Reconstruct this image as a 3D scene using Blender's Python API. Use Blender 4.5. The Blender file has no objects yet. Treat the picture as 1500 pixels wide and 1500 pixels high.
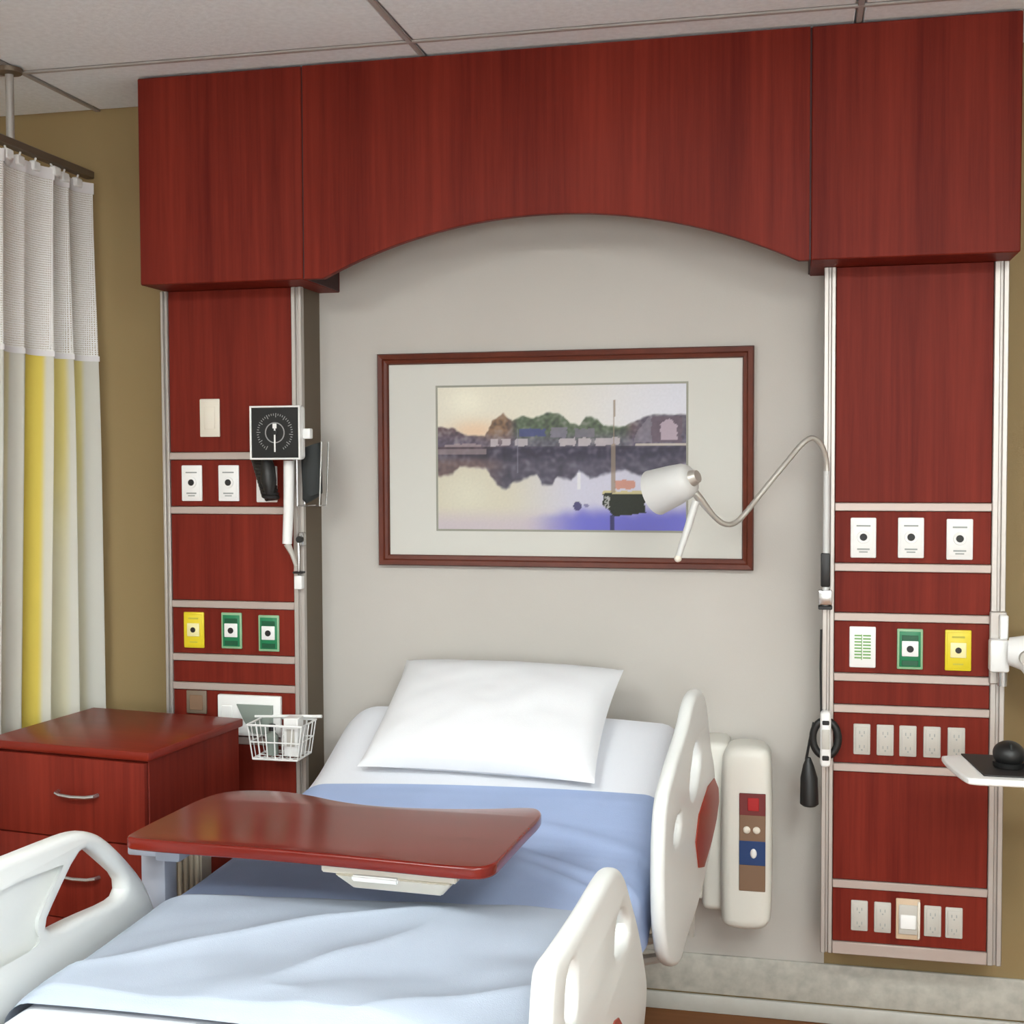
import bpy, bmesh, math, random
from mathutils import Vector, Matrix, noise
random.seed(4)
scn = bpy.context.scene
COL = scn.collection

# ------------------------------------------------------------------ camera
YAW, PITCH, ROLL, FPX, CAMZ = 0.221072465, 0.0413124935, -0.00408670989, 1837.7, 1.60
def _axes():
    cy, sy, cp, sp, cr, sr = math.cos(YAW), math.sin(YAW), math.cos(PITCH), math.sin(PITCH), math.cos(ROLL), math.sin(ROLL)
    f = Vector((-sy*cp, cy*cp, -sp)); r = Vector((cy, sy, 0)); u = r.cross(f)
    return cr*r + sr*u, cr*u - sr*r, f
RGT, UPV, FWD = _axes()
cam_d = bpy.data.cameras.new('camera'); cam = bpy.data.objects.new('camera', cam_d); COL.objects.link(cam)
cam_d.sensor_width = 36; cam_d.lens = 36*FPX/1500; cam_d.clip_start = 0.02
M = Matrix((RGT, UPV, -FWD)).transposed().to_4x4(); M.translation = Vector((0, 0, CAMZ)); cam.matrix_world = M
scn.camera = cam

# ------------------------------------------------------------------ exposure, world, added fill light
vs = scn.view_settings
vs.view_transform = 'Standard'; vs.look = 'None'; vs.gamma = 1.0; vs.use_curve_mapping = False; vs.exposure = 0.3
W = bpy.data.worlds.new('world'); scn.world = W; W.use_nodes = True
W.node_tree.nodes['Background'].inputs[0].default_value = (0.8, 0.88, 1.0, 1); W.node_tree.nodes['Background'].inputs[1].default_value = 0.6
CEIL_LIGHT = 24.0
FILL_W = 98.0
ld = bpy.data.lights.new('fill_light', 'AREA'); ld.shape = 'RECTANGLE'; ld.size = 2.4; ld.size_y = 1.5; ld.energy = FILL_W; ld.color = (0.95, 0.98, 1.0)
lo = bpy.data.objects.new('fill_light', ld); COL.objects.link(lo); lo.location = (0.45, -2.55, 1.8); lo.rotation_euler = (math.pi/2+.40, 0, 0)  # added fill behind the camera, tilted up to brighten ceiling and rails

# ------------------------------------------------------------------ pixel helpers (photo measured -> metres at a true distance)
def ray(x, y): return FWD + RGT*((x-750)/FPX) - UPV*((y-750)/FPX)
def at(x, y, Y):
    d = ray(x, y); p = d*(Y/d.y); return Vector((p.x, p.y, p.z+CAMZ))
def at_plane(x, y, A, B):
    """ray against the upright plane through plan points A and B -> (distance along AB, height)"""
    d = ray(x, y); ab = Vector((B[0]-A[0], B[1]-A[1])); L = ab.length; ab /= L; n = Vector((-ab.y, ab.x))
    t = (n.x*A[0]+n.y*A[1])/(n.x*d.x+n.y*d.y); p = d*t
    return ((p.x-A[0])*ab.x+(p.y-A[1])*ab.y, p.z+CAMZ)

# ------------------------------------------------------------------ materials
def lin(c):
    return tuple(((v/255)/12.92 if v/255 <= .04045 else ((v/255+.055)/1.055)**2.4) for v in c)+(1,)
def mat(name, rgb, rough=.5, metal=0, bump=0, bscale=200, var=0, vscale=8, coat=0, stretch=None, spec=.5):
    m = bpy.data.materials.new(name); m.use_nodes = True; nt = m.node_tree; b = nt.nodes['Principled BSDF']
    c = lin(rgb); b.inputs['Base Color'].default_value = c; b.inputs['Roughness'].default_value = rough; b.inputs['Metallic'].default_value = metal
    b.inputs['Specular IOR Level'].default_value = spec
    if coat: b.inputs['Coat Weight'].default_value = coat; b.inputs['Coat Roughness'].default_value = .08
    tc = nt.nodes.new('ShaderNodeTexCoord'); mp = nt.nodes.new('ShaderNodeMapping'); nt.links.new(tc.outputs['Object'], mp.inputs['Vector'])
    if stretch: mp.inputs['Scale'].default_value = stretch
    if var:
        n = nt.nodes.new('ShaderNodeTexNoise'); n.inputs['Scale'].default_value = vscale; n.inputs['Detail'].default_value = 4
        nt.links.new(mp.outputs[0], n.inputs['Vector'])
        r = nt.nodes.new('ShaderNodeValToRGB'); r.color_ramp.elements[0].position = .3; r.color_ramp.elements[1].position = .7
        r.color_ramp.elements[0].color = tuple(v*(1-var) for v in c[:3])+(1,); r.color_ramp.elements[1].color = tuple(min(1, v*(1+var)) for v in c[:3])+(1,)
        nt.links.new(n.outputs['Fac'], r.inputs['Fac']); nt.links.new(r.outputs['Color'], b.inputs['Base Color'])
    if bump:
        n = nt.nodes.new('ShaderNodeTexNoise'); n.inputs['Scale'].default_value = bscale; n.inputs['Detail'].default_value = 3
        nt.links.new(mp.outputs[0], n.inputs['Vector'])
        bp = nt.nodes.new('ShaderNodeBump'); bp.inputs['Strength'].default_value = bump; bp.inputs['Distance'].default_value = .002
        nt.links.new(n.outputs['Fac'], bp.inputs['Height']); nt.links.new(bp.outputs['Normal'], b.inputs['Normal'])
    return m
def wood(name, dark, light, scale, rough=.35, coat=.0, spec=.25):
    """cherry laminate: long streaks along the axis whose scale is small"""
    m = bpy.data.materials.new(name); m.use_nodes = True; nt = m.node_tree; b = nt.nodes['Principled BSDF']
    tc = nt.nodes.new('ShaderNodeTexCoord')
    mp = nt.nodes.new('ShaderNodeMapping'); mp.inputs['Scale'].default_value = scale; nt.links.new(tc.outputs['Object'], mp.inputs['Vector'])
    n = nt.nodes.new('ShaderNodeTexNoise'); n.inputs['Scale'].default_value = 1; n.inputs['Detail'].default_value = 5; n.inputs['Roughness'].default_value = .65
    nt.links.new(mp.outputs[0], n.inputs['Vector'])
    mp2 = nt.nodes.new('ShaderNodeMapping'); mp2.inputs['Scale'].default_value = tuple(v*.16 for v in scale); nt.links.new(tc.outputs['Object'], mp2.inputs['Vector'])
    n2 = nt.nodes.new('ShaderNodeTexNoise'); n2.inputs['Scale'].default_value = 1; n2.inputs['Detail'].default_value = 3; nt.links.new(mp2.outputs[0], n2.inputs['Vector'])
    mx = nt.nodes.new('ShaderNodeMath'); mx.operation = 'ADD'
    nt.links.new(n.outputs['Fac'], mx.inputs[0]); nt.links.new(n2.outputs['Fac'], mx.inputs[1])
    hf = nt.nodes.new('ShaderNodeMath'); hf.operation = 'MULTIPLY'; hf.inputs[1].default_value = .5; nt.links.new(mx.outputs[0], hf.inputs[0])
    r = nt.nodes.new('ShaderNodeValToRGB'); r.color_ramp.elements[0].position = .34; r.color_ramp.elements[1].position = .66
    r.color_ramp.elements[0].color = lin(dark); r.color_ramp.elements[1].color = lin(light)
    nt.links.new(hf.outputs[0], r.inputs['Fac']); nt.links.new(r.outputs['Color'], b.inputs['Base Color'])
    b.inputs['Roughness'].default_value = rough; b.inputs['Specular IOR Level'].default_value = spec
    if coat: b.inputs['Coat Weight'].default_value = coat; b.inputs['Coat Roughness'].default_value = .17
    return m
def attr_mat(name, rough=.6, spec=.3, alpha=None, cell=140):
    m = bpy.data.materials.new(name); m.use_nodes = True; nt = m.node_tree; b = nt.nodes['Principled BSDF']
    a = nt.nodes.new('ShaderNodeAttribute'); a.attribute_name = 'Col'; nt.links.new(a.outputs['Color'], b.inputs['Base Color'])
    b.inputs['Roughness'].default_value = rough; b.inputs['Specular IOR Level'].default_value = spec
    return m
def emit_mat(name, rgb, s):
    m = bpy.data.materials.new(name); m.use_nodes = True; b = m.node_tree.nodes['Principled BSDF']
    b.inputs['Base Color'].default_value = (.8, .8, .8, 1); b.inputs['Emission Color'].default_value = lin(rgb); b.inputs['Emission Strength'].default_value = s
    return m
def net_mat(name):
    """open mesh netting: round holes in a white knit"""
    m = bpy.data.materials.new(name); m.use_nodes = True; nt = m.node_tree; b = nt.nodes['Principled BSDF']
    b.inputs['Base Color'].default_value = lin((236, 235, 232)); b.inputs['Roughness'].default_value = .8
    uv = nt.nodes.new('ShaderNodeUVMap')
    v = nt.nodes.new('ShaderNodeTexVoronoi'); v.inputs['Scale'].default_value = 150; v.inputs['Randomness'].default_value = .15
    nt.links.new(uv.outputs['UV'], v.inputs['Vector'])
    g = nt.nodes.new('ShaderNodeMath'); g.operation = 'GREATER_THAN'; g.inputs[1].default_value = .24
    nt.links.new(v.outputs['Distance'], g.inputs[0]); nt.links.new(g.outputs[0], b.inputs['Alpha'])
    return m

MAT = dict(
    wall=mat('wall_grey', (192, 187, 180), .75, bump=.12, bscale=260, var=.02, vscale=3),
    walltan=mat('wall_tan', (150, 128, 88), .75, bump=.12, bscale=260, var=.02, vscale=3),
    wallside=mat('pale_wall_paint', (216, 218, 214), .75, bump=.12, bscale=260, var=.02, vscale=3),
    ceil=mat('acoustic_tile', (238, 245, 250), .9, bump=.35, bscale=140, var=.05, vscale=60),
    grid=mat('grid_bar_paint', (172, 168, 165), .5),
    floor=wood('floor_vinyl', (112, 70, 40), (142, 94, 58), (2, 22, 22), .55, 0, .15),
    base=mat('speckled_baseboard', (180, 177, 167), .5, var=.14, vscale=34, bump=.1, bscale=90),
    base2=mat('baseboard_cove', (186, 184, 176), .45, var=.05, vscale=20),
    wood=wood('cherry_laminate_upright', (94, 25, 17), (128, 44, 31), (55, 55, 2.0), .5, 0, .13),
    woodh=wood('cherry_laminate_along', (98, 22, 14), (126, 36, 24), (2.4, 46, 46), .22, .45),
    woodtop=wood('cherry_laminate_cabinet_top', (108, 28, 17), (132, 42, 27), (4, 30, 30), .33),
    wooddark=mat('cherry_edge_band', (96, 24, 20), .4),
    seam=mat('seam_shadow_gap', (52, 16, 14), .6),
    alu=mat('brushed_aluminium', (190, 184, 178), .42, .55, bump=.05, bscale=300, stretch=(1, 1, .05)),
    bar=mat('anodised_bar', (186, 171, 163), .45, .35),
    bronze=mat('taupe_side_panel', (98, 85, 68), .6),
    plast=mat('white_plastic', (238, 238, 236), .35),
    ivory=mat('ivory_plastic', (226, 219, 204), .4),
    cream=mat('cream_plastic', (224, 222, 213), .4, var=.015, vscale=5),
    rail=mat('rail_plastic', (224, 226, 224), .33),
    greyp=mat('grey_plastic', (190, 186, 178), .45),
    greydev=mat('grey_green_device', (136, 146, 138), .4),
    bluegrey=mat('blue_grey_painted_metal', (168, 174, 188), .4, .1),
    beigerib=mat('beige_ribbed_cover', (168, 158, 140), .5),
    beige=mat('beige_cover', (205, 180, 152), .5),
    yellow=mat('yellow_plate', (226, 205, 40), .4),
    palegreen=mat('pale_green_border', (140, 180, 140), .45),
    green=mat('green_plate', (22, 122, 78), .4),
    greend=mat('dark_green_band', (12, 84, 54), .4),
    paleyel=mat('pale_yellow', (240, 232, 170), .4),
    ink=mat('port_black', (25, 25, 25), .5),
    inkg=mat('grey_print', (150, 155, 152), .6),
    inkgreen=mat('green_print', (120, 170, 100), .6),
    black=mat('black_rubber', (22, 22, 22), .45),
    dial=mat('dial_black', (13, 13, 14), .35),
    dialmark=mat('dial_mark_grey', (150, 150, 150), .5),
    dkgrey=mat('dark_grey_cuff', (38, 42, 42), .7, bump=.3, bscale=400),
    chrome=mat('satin_chrome', (200, 200, 200), .25, .9),
    steel=mat('gooseneck_steel', (196, 192, 184), .38, .6),
    lampw=mat('lamp_white', (206, 206, 204), .35),
    sheet=mat('white_bed_linen', (226, 228, 234), .85, bump=.25, bscale=500),
    pillow=mat('white_pillowcase', (230, 231, 234), .85, bump=.2, bscale=500),
    blue=mat('blue_draw_sheet', (156, 173, 208), .9, bump=.25, bscale=500, var=.04, vscale=6),
    pale=mat('pale_blue_blanket', (168, 178, 193), .9, bump=.25, bscale=500, var=.04, vscale=6),
    inset=mat('rail_red_inset', (150, 52, 36), .4),
    frame=wood('picture_frame_wood', (76, 30, 18), (108, 48, 28), (9, 40, 9), .35),
    matb=mat('picture_mat_board', (206, 205, 198), .9),
    fillet=mat('print_keyline', (150, 150, 138), .7),
    bedmetal=mat('bed_frame_metal', (186, 184, 178), .45, .2),
    net=net_mat('curtain_netting'),
    cloth=attr_mat('curtain_cloth', .9, .1),
    print=attr_mat('harbour_print', .55, .3),
    track=mat('curtain_track_bronze', (112, 98, 82), .45, .3),
    post=mat('hanger_aluminium', (176, 172, 166), .4, .4),
    red=mat('red_key', (170, 30, 34), .4),
    tan=mat('tan_key_panel', (128, 100, 78), .5),
    navy=mat('blue_key_panel', (30, 62, 112), .4),
    led=emit_mat('light_diffuser', (246, 252, 250), CEIL_LIGHT),
)

# ------------------------------------------------------------------ mesh builders
class MB:
    def __init__(s): s.bm = bmesh.new()
    def box(s, lo, hi, bev=0, seg=2, rot=None):
        lo, hi = Vector(lo), Vector(hi); c = (lo+hi)/2
        T = Matrix.Translation(c) @ (rot.to_4x4() if rot else Matrix.Identity(4)) @ Matrix.Diagonal((*(hi-lo), 1))
        g = bmesh.ops.create_cube(s.bm, size=1, matrix=T)
        if bev:
            es = list({e for v in g['verts'] for e in v.link_edges})
            bmesh.ops.bevel(s.bm, geom=es, offset=bev, segments=seg, profile=.5, affect='EDGES', clamp_overlap=True)
        return s
    def tube(s, pts, rad, n=10, cap=True):
        pts = [Vector(p) for p in pts]; N = len(pts)
        rad = rad if isinstance(rad, (list, tuple)) else [rad]*N
        rings = []; up = None
        for i, p in enumerate(pts):
            t = (pts[min(i+1, N-1)]-pts[max(i-1, 0)]).normalized()
            if up is None: up = t.orthogonal().normalized()
            else: up = (up-t*up.dot(t)).normalized()
            q = t.cross(up)
            rings.append([s.bm.verts.new(p+(up*math.cos(2*math.pi*k/n)+q*math.sin(2*math.pi*k/n))*rad[i]) for k in range(n)])
        for a, b in zip(rings, rings[1:]):
            for k in range(n): s.bm.faces.new((a[k], a[(k+1) % n], b[(k+1) % n], b[k]))
        if cap: s.bm.faces.new(rings[0][::-1]); s.bm.faces.new(rings[-1])
        return s
    def cyl(s, a, b, r, r2=None, n=20): return s.tube([a, b], [r, r if r2 is None else r2], n)
    def ball(s, c, r, sc=(1, 1, 1), n=16):
        bmesh.ops.create_uvsphere(s.bm, u_segments=n, v_segments=n//2+2, radius=r, matrix=Matrix.Translation(c) @ Matrix.Diagonal((*sc, 1))); return s
    def lathe(s, c, axis, prof, n=28):
        axis = Vector(axis).normalized(); u = axis.orthogonal().normalized(); q = axis.cross(u); c = Vector(c); rings = []
        for h, r in prof: rings.append([s.bm.verts.new(c+axis*h+(u*math.cos(2*math.pi*k/n)+q*math.sin(2*math.pi*k/n))*max(r, 1e-4)) for k in range(n)])
        for a, b in zip(rings, rings[1:]):
            for k in range(n): s.bm.faces.new((a[k], a[(k+1) % n], b[(k+1) % n], b[k]))
        return s
    def grid(s, P, flip=False):
        V = [[s.bm.verts.new(p) for p in row] for row in P]
        for i in range(len(V)-1):
            for j in range(len(V[0])-1):
                f = (V[i][j], V[i][j+1], V[i+1][j+1], V[i+1][j]); s.bm.faces.new(f[::-1] if flip else f)
        return V
    def build(s, name, m, parent=None, smooth=True, fix=True, loc=None):
        if fix: bmesh.ops.recalc_face_normals(s.bm, faces=s.bm.faces)
        me = bpy.data.meshes.new(name); s.bm.to_mesh(me); s.bm.free()
        return link(name, me, m, parent, smooth, loc)
def link(name, me, m, parent=None, smooth=True, loc=None):
    me.materials.clear(); me.materials.append(m if not isinstance(m, str) else MAT[m])
    if smooth:
        me.shade_smooth()
        try: me.set_sharp_from_angle(angle=math.radians(38))
        except Exception: pass
    o = bpy.data.objects.new(name, me); COL.objects.link(o)
    if parent: o.parent = parent
    if loc: o.location = loc
    return o
def tag(o, label=None, cat=None, group=None, kind=None):
    if label: o['label'] = label
    if cat: o['category'] = cat
    if group: o['group'] = group
    if kind: o['kind'] = kind
    return o
def thing(name, label, cat, loc=(0, 0, 0), rotz=0, group=None):
    o = bpy.data.objects.new(name, None); COL.objects.link(o); o.location = loc; o.rotation_euler = (0, 0, rotz); o.empty_display_size = .05
    return tag(o, label, cat, group)
def chaikin(P, n=2, closed=True):
    P = [Vector(p) for p in P]
    for _ in range(n):
        Q = []
        for i in range(len(P)):
            a, b = P[i], P[(i+1) % len(P)]
            Q += [a*.75+b*.25, a*.25+b*.75]
        P = Q
    return P
def plate_mesh(name, loops, thick, bev, axes=None):
    """closed 2D loops (first the outline, the rest holes) -> slab with rounded rims; axes maps (a, b, thickness) to xyz"""
    cu = bpy.data.curves.new(name, 'CURVE'); cu.dimensions = '2D'; cu.fill_mode = 'BOTH'
    cu.extrude = max(thick/2-bev, 1e-4); cu.bevel_depth = bev; cu.bevel_resolution = 3; cu.offset = -bev
    for L in loops:
        sp = cu.splines.new('POLY'); sp.points.add(len(L)-1); sp.use_cyclic_u = True
        for p, q in zip(sp.points, L): p.co = (q[0], q[1], 0, 1)
    ob = bpy.data.objects.new(name, cu); COL.objects.link(ob)
    dg = bpy.context.evaluated_depsgraph_get(); dg.update()
    me = bpy.data.meshes.new_from_object(ob.evaluated_get(dg)); bpy.data.objects.remove(ob); bpy.data.curves.remove(cu)
    me.name = name
    bm = bmesh.new(); bm.from_mesh(me); bmesh.ops.remove_doubles(bm, verts=bm.verts, dist=1e-5); bmesh.ops.recalc_face_normals(bm, faces=bm.faces); bm.to_mesh(me); bm.free()
    ax = axes or Matrix(((1, 0, 0), (0, 0, -1), (0, 1, 0)))
    me.transform(ax.to_4x4()); me.update()
    return me

# ------------------------------------------------------------------ the room
D = 3.613; CZ = 2.70; XL, XR, YF = -3.95, 1.75, -2.6
def structure(o): return tag(o, kind='structure')
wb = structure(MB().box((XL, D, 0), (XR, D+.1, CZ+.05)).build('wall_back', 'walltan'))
MB().box((-1.42, D-.003, .15), (.09, D+.01, 2.6)).build('alcove_face', 'wall', wb)  # thin greyer face over the tan wall, between the two columns
structure(MB().box((XL-.1, YF, 0), (XL, D+.1, CZ+.05)).build('wall_left', 'wallside'))
structure(MB().box((XR, YF, 0), (XR+.1, D+.1, CZ+.05)).build('wall_right', 'wallside'))
structure(MB().box((XL, YF-.1, 0), (XR, YF, CZ+.05)).build('wall_front', 'wallside'))
structure(MB().box((XL, YF, -.1), (XR, D, 0)).build('floor', 'floor'))
ceiling = structure(MB().box((XL, YF, CZ+.02), (XR, D, CZ+.06)).build('ceiling', 'ceil'))
GX = [-3.95, -3.287, -2.140, -.993, .154, 1.301, 1.75]
GY = [D, 3.213]+[3.213-.6*k for k in range(1, 10)]+[YF]
LIGHTS = {(2, 5), (4, 5), (2, 7), (4, 7)}
LIGHT_LABEL = {(2, 5): 'recessed ceiling light panel off the foot of the bed, on the curtain side', (4, 5): 'recessed ceiling light panel above the tray arm side of the room', (2, 7): 'recessed ceiling light panel near the front wall, on the curtain side', (4, 7): 'recessed ceiling light panel near the front wall, on the tray arm side'}
for x in GX[1:-1]: MB().box((x-.008, YF, CZ-.001), (x+.008, D, CZ+.006), .002, 1).build('grid_bar', 'grid', ceiling)
for y in GY[1:-1]: MB().box((XL, y-.008, CZ-.0015), (XR, y+.008, CZ+.0055), .002, 1).build('grid_bar', 'grid', ceiling)
tile_cache = {}
for i in range(len(GX)-1):
    for j in range(len(GY)-1):
        w, h = GX[i+1]-GX[i]-.022, GY[j]-GY[j+1]-.022
        cx, cy = (GX[i]+GX[i+1])/2, (GY[j]+GY[j+1])/2
        if w < .03 or h < .03: continue
        if (i, j) in LIGHTS:
            t = thing('ceiling_light', LIGHT_LABEL[(i, j)], 'light', (cx, cy, CZ), 0, 'ceiling light panels')
            MB().box((-w/2, -h/2, .001), (w/2, h/2, .012)).build('diffuser', 'led', t)
            f = MB()
            for a, b in (((-w/2, -h/2, -.004), (w/2, -h/2+.02, .0)), ((-w/2, h/2-.02, -.004), (w/2, h/2, .0)), ((-w/2, -h/2, -.004), (-w/2+.02, h/2, .0)), ((w/2-.02, -h/2, -.004), (w/2, h/2, .0))): f.box(a, b)
            f.build('light_frame', 'grid', t)
            continue
        key = (round(w, 3), round(h, 3))
        if key not in tile_cache:
            o = MB().box((-w/2, -h/2, 0), (w/2, h/2, .015), .003, 1).build('ceiling_tile', 'ceil', ceiling); tile_cache[key] = o
        else:
            o = tile_cache[key].copy(); COL.objects.link(o)
        o.location = (cx, cy, CZ+.003)
# baseboard: speckled upper strip, a groove and a lower cove strip
bb = structure(MB().box((XL, D-.012, .056), (XR, D, .172), .006, 2).build('baseboard_back', 'base'))
MB().box((XL, D-.014, .0), (XR, D, .052), .006, 2).build('cove_strip', 'base2', bb)
# unseen window surround, added to go with the fill light behind the camera
wn = structure(MB().box((-.85, YF, .85), (1.72, YF+.03, .9)).build('added_window', 'plast'))
fr = MB(); fr.box((-.85, YF, 2.4), (1.72, YF+.03, 2.45)); fr.box((-.85, YF, .9), (-.8, YF+.03, 2.4)); fr.box((1.67, YF, .9), (1.72, YF+.03, 2.4)); fr.build('added_window_frame', 'plast', wn)

# ------------------------------------------------------------------ headwall: two service columns and the arched bulkhead
FY = 3.451                       # front face of the aluminium rails
def column(name, label, x0, x1, rl, rr, z0, bars, z1=2.108):
    t = thing(name, label, 'service panel', ((x0+x1)/2, D, z0)); ox, oz = (x0+x1)/2, z0
    Y = lambda y: y-D
    MB().box((x0-ox+.006, Y(FY+.018), 0), (x1-ox-.006, 0, z1-oz)).build('carcass', 'bronze', t)
    # each side rail: two ridges with a slot between
    for a, b in ((x0, x0+rl), (x1-rr, x1)):
        w = b-a; m = MB()
        m.box((a-ox, Y(FY), 0), (a-ox+w*.42, Y(FY+.02), z1-oz), .002, 1); m.box((a-ox+w*.62, Y(FY), 0), (b-ox, Y(FY+.02), z1-oz), .002, 1)
        m.box((a-ox+.002, Y(FY+.009), 0), (b-ox-.002, Y(FY+.02), z1-oz))
        m.build('rail', 'alu', t)
    zs = [z1]+bars
    xa, xb = x0+rl, x1-rr
    for k, z in enumerate(bars):
        h = .011 if k < len(bars)-1 else .017
        MB().box((xa-ox, Y(FY+.001), z-h-oz), (xb-ox, Y(FY+.018), z+h-oz), .002, 1).build('cross_bar', 'bar', t)
    for k in range(len(zs)-1):
        top = zs[k]-(0 if k == 0 else .011); bot = zs[k+1]+(.011 if k < len(zs)-2 else .017)
        MB().box((xa-ox+.001, Y(FY+.006), bot-oz+.001), (xb-ox-.001, Y(FY+.018), top-oz-.001), .0015, 1).build('panel', 'wood', t)
    return t
column('service_panel', 'tall cherry service column behind the bedside cabinet, with gauge and wire basket', -1.852, -1.402, .023, .033, .262, [1.616, 1.454, 1.172, 1.011, .924, .765, .452, .279])
column('service_panel', 'tall cherry service column with two rows of five sockets, behind the gooseneck lamp', .076, .539, .031, .036, .262, [1.472, 1.311, 1.178, 1.016, .931, .772, .454, .279])

HY = 3.318
bk = thing('overhead_bulkhead', 'cherry overhead bulkhead with arched centre across the top of both columns', 'bulkhead', (-.65, D, 2.108)); bo = Vector((-.65, D, 2.108))
def bulk_box(x0, x1):
    o = MB().box((x0+.65, HY-D, 0), (x1+.65, 0, 2.696-2.108), .003, 1).build('end_box', 'wood', bk)
bulk_box(-1.841, -1.3425); bulk_box(.0395, .543)
arch = [(-1.3385, 2.108), (-1.283, 2.108)]
ca, rA = -.637, 0
hw, sag = .646, .149; R = (hw*hw+sag*sag)/(2*sag)
for k in range(1, 48):
    x = -hw+2*hw*k/48; arch.append((ca+x, 2.108+sag-(R-math.sqrt(R*R-x*x))))
arch += [(.009, 2.108), (.0355, 2.108), (.0355, 2.696), (-1.3385, 2.696)]
me = plate_mesh('arched_valance', [[(x+.65, z-2.108) for x, z in arch]], .024, .0015); me.transform(Matrix.Translation((0, HY-D+.012, 0)))
link('arched_valance', me, 'wood', bk)
for a in (-1.3425, .0355): MB().box((a+.65, HY-D+.004, .002), (a+.654, -.02, .586)).build('joint_strip', 'seam', bk)

# ------------------------------------------------------------------ outlets on the columns
PY = FY+.006
def plate(name, label, cat, x, z, w, h, m, group=None, t=.007):
    o = thing(name, label, cat, (x, PY, z), 0, group)
    MB().box((-w/2, -t, -h/2), (w/2, 0, h/2), .003, 2).build('plate', m, o); return o
def port(o, r, z=0, t=.007, m='ink'):
    MB().cyl((0, -t-.002, z), (0, -t+.001, z), r, n=18).build('port', m, o)
def vacuum_outlet(x, z, label, group):
    o = plate('gas_outlet', label, 'gas outlet', x, z, .066, .107, 'plast', group)
    MB().box((-.026, -.0085, -.044), (.026, -.006, .044), .002, 2).build('cover', 'plast', o)
    MB().lathe((0, -.0085, .002), (0, -1, 0), [(0, .017), (.003, .016), (.003, .010), (0, .0095)]).build('collar', 'plast', o)
    MB().cyl((0, -.0115, .002), (0, -.008, .002), .0095, n=18).build('port', 'ink', o)
    m = MB(); m.box((-.016, -.0092, -.032), (.016, -.0084, -.028)); m.box((-.011, -.0092, -.039), (.011, -.0084, -.036)); m.box((-.018, -.0092, .03), (.018, -.0084, .034)); tag(m.build('lettering', 'inkg', o), kind='stuff')
gw = 'white outlets on the cherry columns'
for x, z, l in ((-1.757, 1.535, 'white outlet plate on the column with the gauge, nearest the curtain'),
                (-1.638, 1.535, 'white outlet plate in the middle of the row below the lone switch plate'),
                (-1.517, 1.532, 'white outlet plate half hidden behind the black coiled hose'),
                (.181, 1.390, 'white outlet plate high on the socket column, nearest the gooseneck lamp'),
                (.302, 1.391, 'white outlet plate above the green gas outlet of the socket column'),
                (.424, 1.388, 'white outlet plate above the yellow outlet of the socket column')): vacuum_outlet(x, z, l, gw)
def oxygen_outlet(x, z, label, s=1):
    o = plate('gas_outlet', label, 'gas outlet', x, z, .066*s, .108*s, 'palegreen', 'green gas outlets')
    MB().box((-.027, -.0085, -.047), (.027, -.006, .047), .002, 2).build('cover', 'green', o)
    for z0 in (.030, -.037): MB().box((-.021, -.0093, z0-.007), (.021, -.008, z0+.007), .001, 1).build('label_band', 'greend', o)
    MB().box((-.021, -.012, -.019), (.021, -.008, .022), .003, 2).build('port_block', 'plast', o)
    MB().cyl((0, -.0135, .001), (0, -.011, .001), .009, n=18).build('port', 'ink', o)
oxygen_outlet(-1.635, 1.095, 'green gas outlet in the middle of the row above the wire basket')
oxygen_outlet(-1.516, 1.090, 'green gas outlet nearest the bed, on the column with the gauge')
oxygen_outlet(.302, 1.096, 'green gas outlet between the printed card and the yellow outlet')
def air_outlet(x, z, label):
    o = plate('gas_outlet', label, 'gas outlet', x, z, .066, .108, 'yellow', 'yellow gas outlets')
    MB().box((-.028, -.0085, -.048), (.028, -.006, .048), .002, 2).build('cover', 'yellow', o)
    MB().box((-.020, -.012, -.019), (.020, -.008, .021), .004, 2).build('port_block', 'paleyel', o)
    MB().cyl((0, -.0135, .001), (0, -.011, .001), .008, n=18).build('port', 'ink', o)
    m = MB(); m.box((-.016, -.0092, .033), (.016, -.0084, .038)); m.box((-.013, -.0092, -.038), (.013, -.0084, -.034)); tag(m.build('lettering', mat('yellow_print', (190, 180, 60), .5), o), kind='stuff')
air_outlet(-1.757, 1.094, 'yellow gas outlet above the bedside cabinet')
air_outlet(.423, 1.096, 'yellow gas outlet beside the white arm bracket')
o = plate('printed_card', 'white plate with green printed lines, level with the green outlet', 'plate', .181, 1.098, .068, .110, 'plast')
m = MB()
for r in range(8):
    for c in (0, 1): m.box((-.021+c*.022, -.0078, .029-r*.0085), (-.003+c*.024, -.0068, .033-r*.0085))
m.box((-.0035, -.0078, -.034), (-.0015, -.0068, .034))
tag(m.build('printed_lines', 'inkgreen', o), kind='stuff')
def socket(x, z, label, w=.044, h=.083, m='greyp', holes=True, group=None):
    o = plate('power_socket', label, 'socket', x, z, w, h, m, group, .006)
    MB().box((-w*.36, -.0078, -h*.40), (w*.36, -.005, h*.40), .002, 2).build('cover', m, o)
    if holes:
        s = MB()
        for zz in (.019, -.019):
            for dx in (-.006, .006): s.box((dx-.0012, -.0082, zz-.004), (dx+.0012, -.007, zz+.004))
            s.cyl((0, -.0082, zz-.009), (0, -.007, zz-.009), .0022, n=8)
        tag(s.build('slots', 'inkg', o), kind='stuff')
    return o
ordn = ('first', 'second', 'third', 'fourth', 'fifth')
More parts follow.
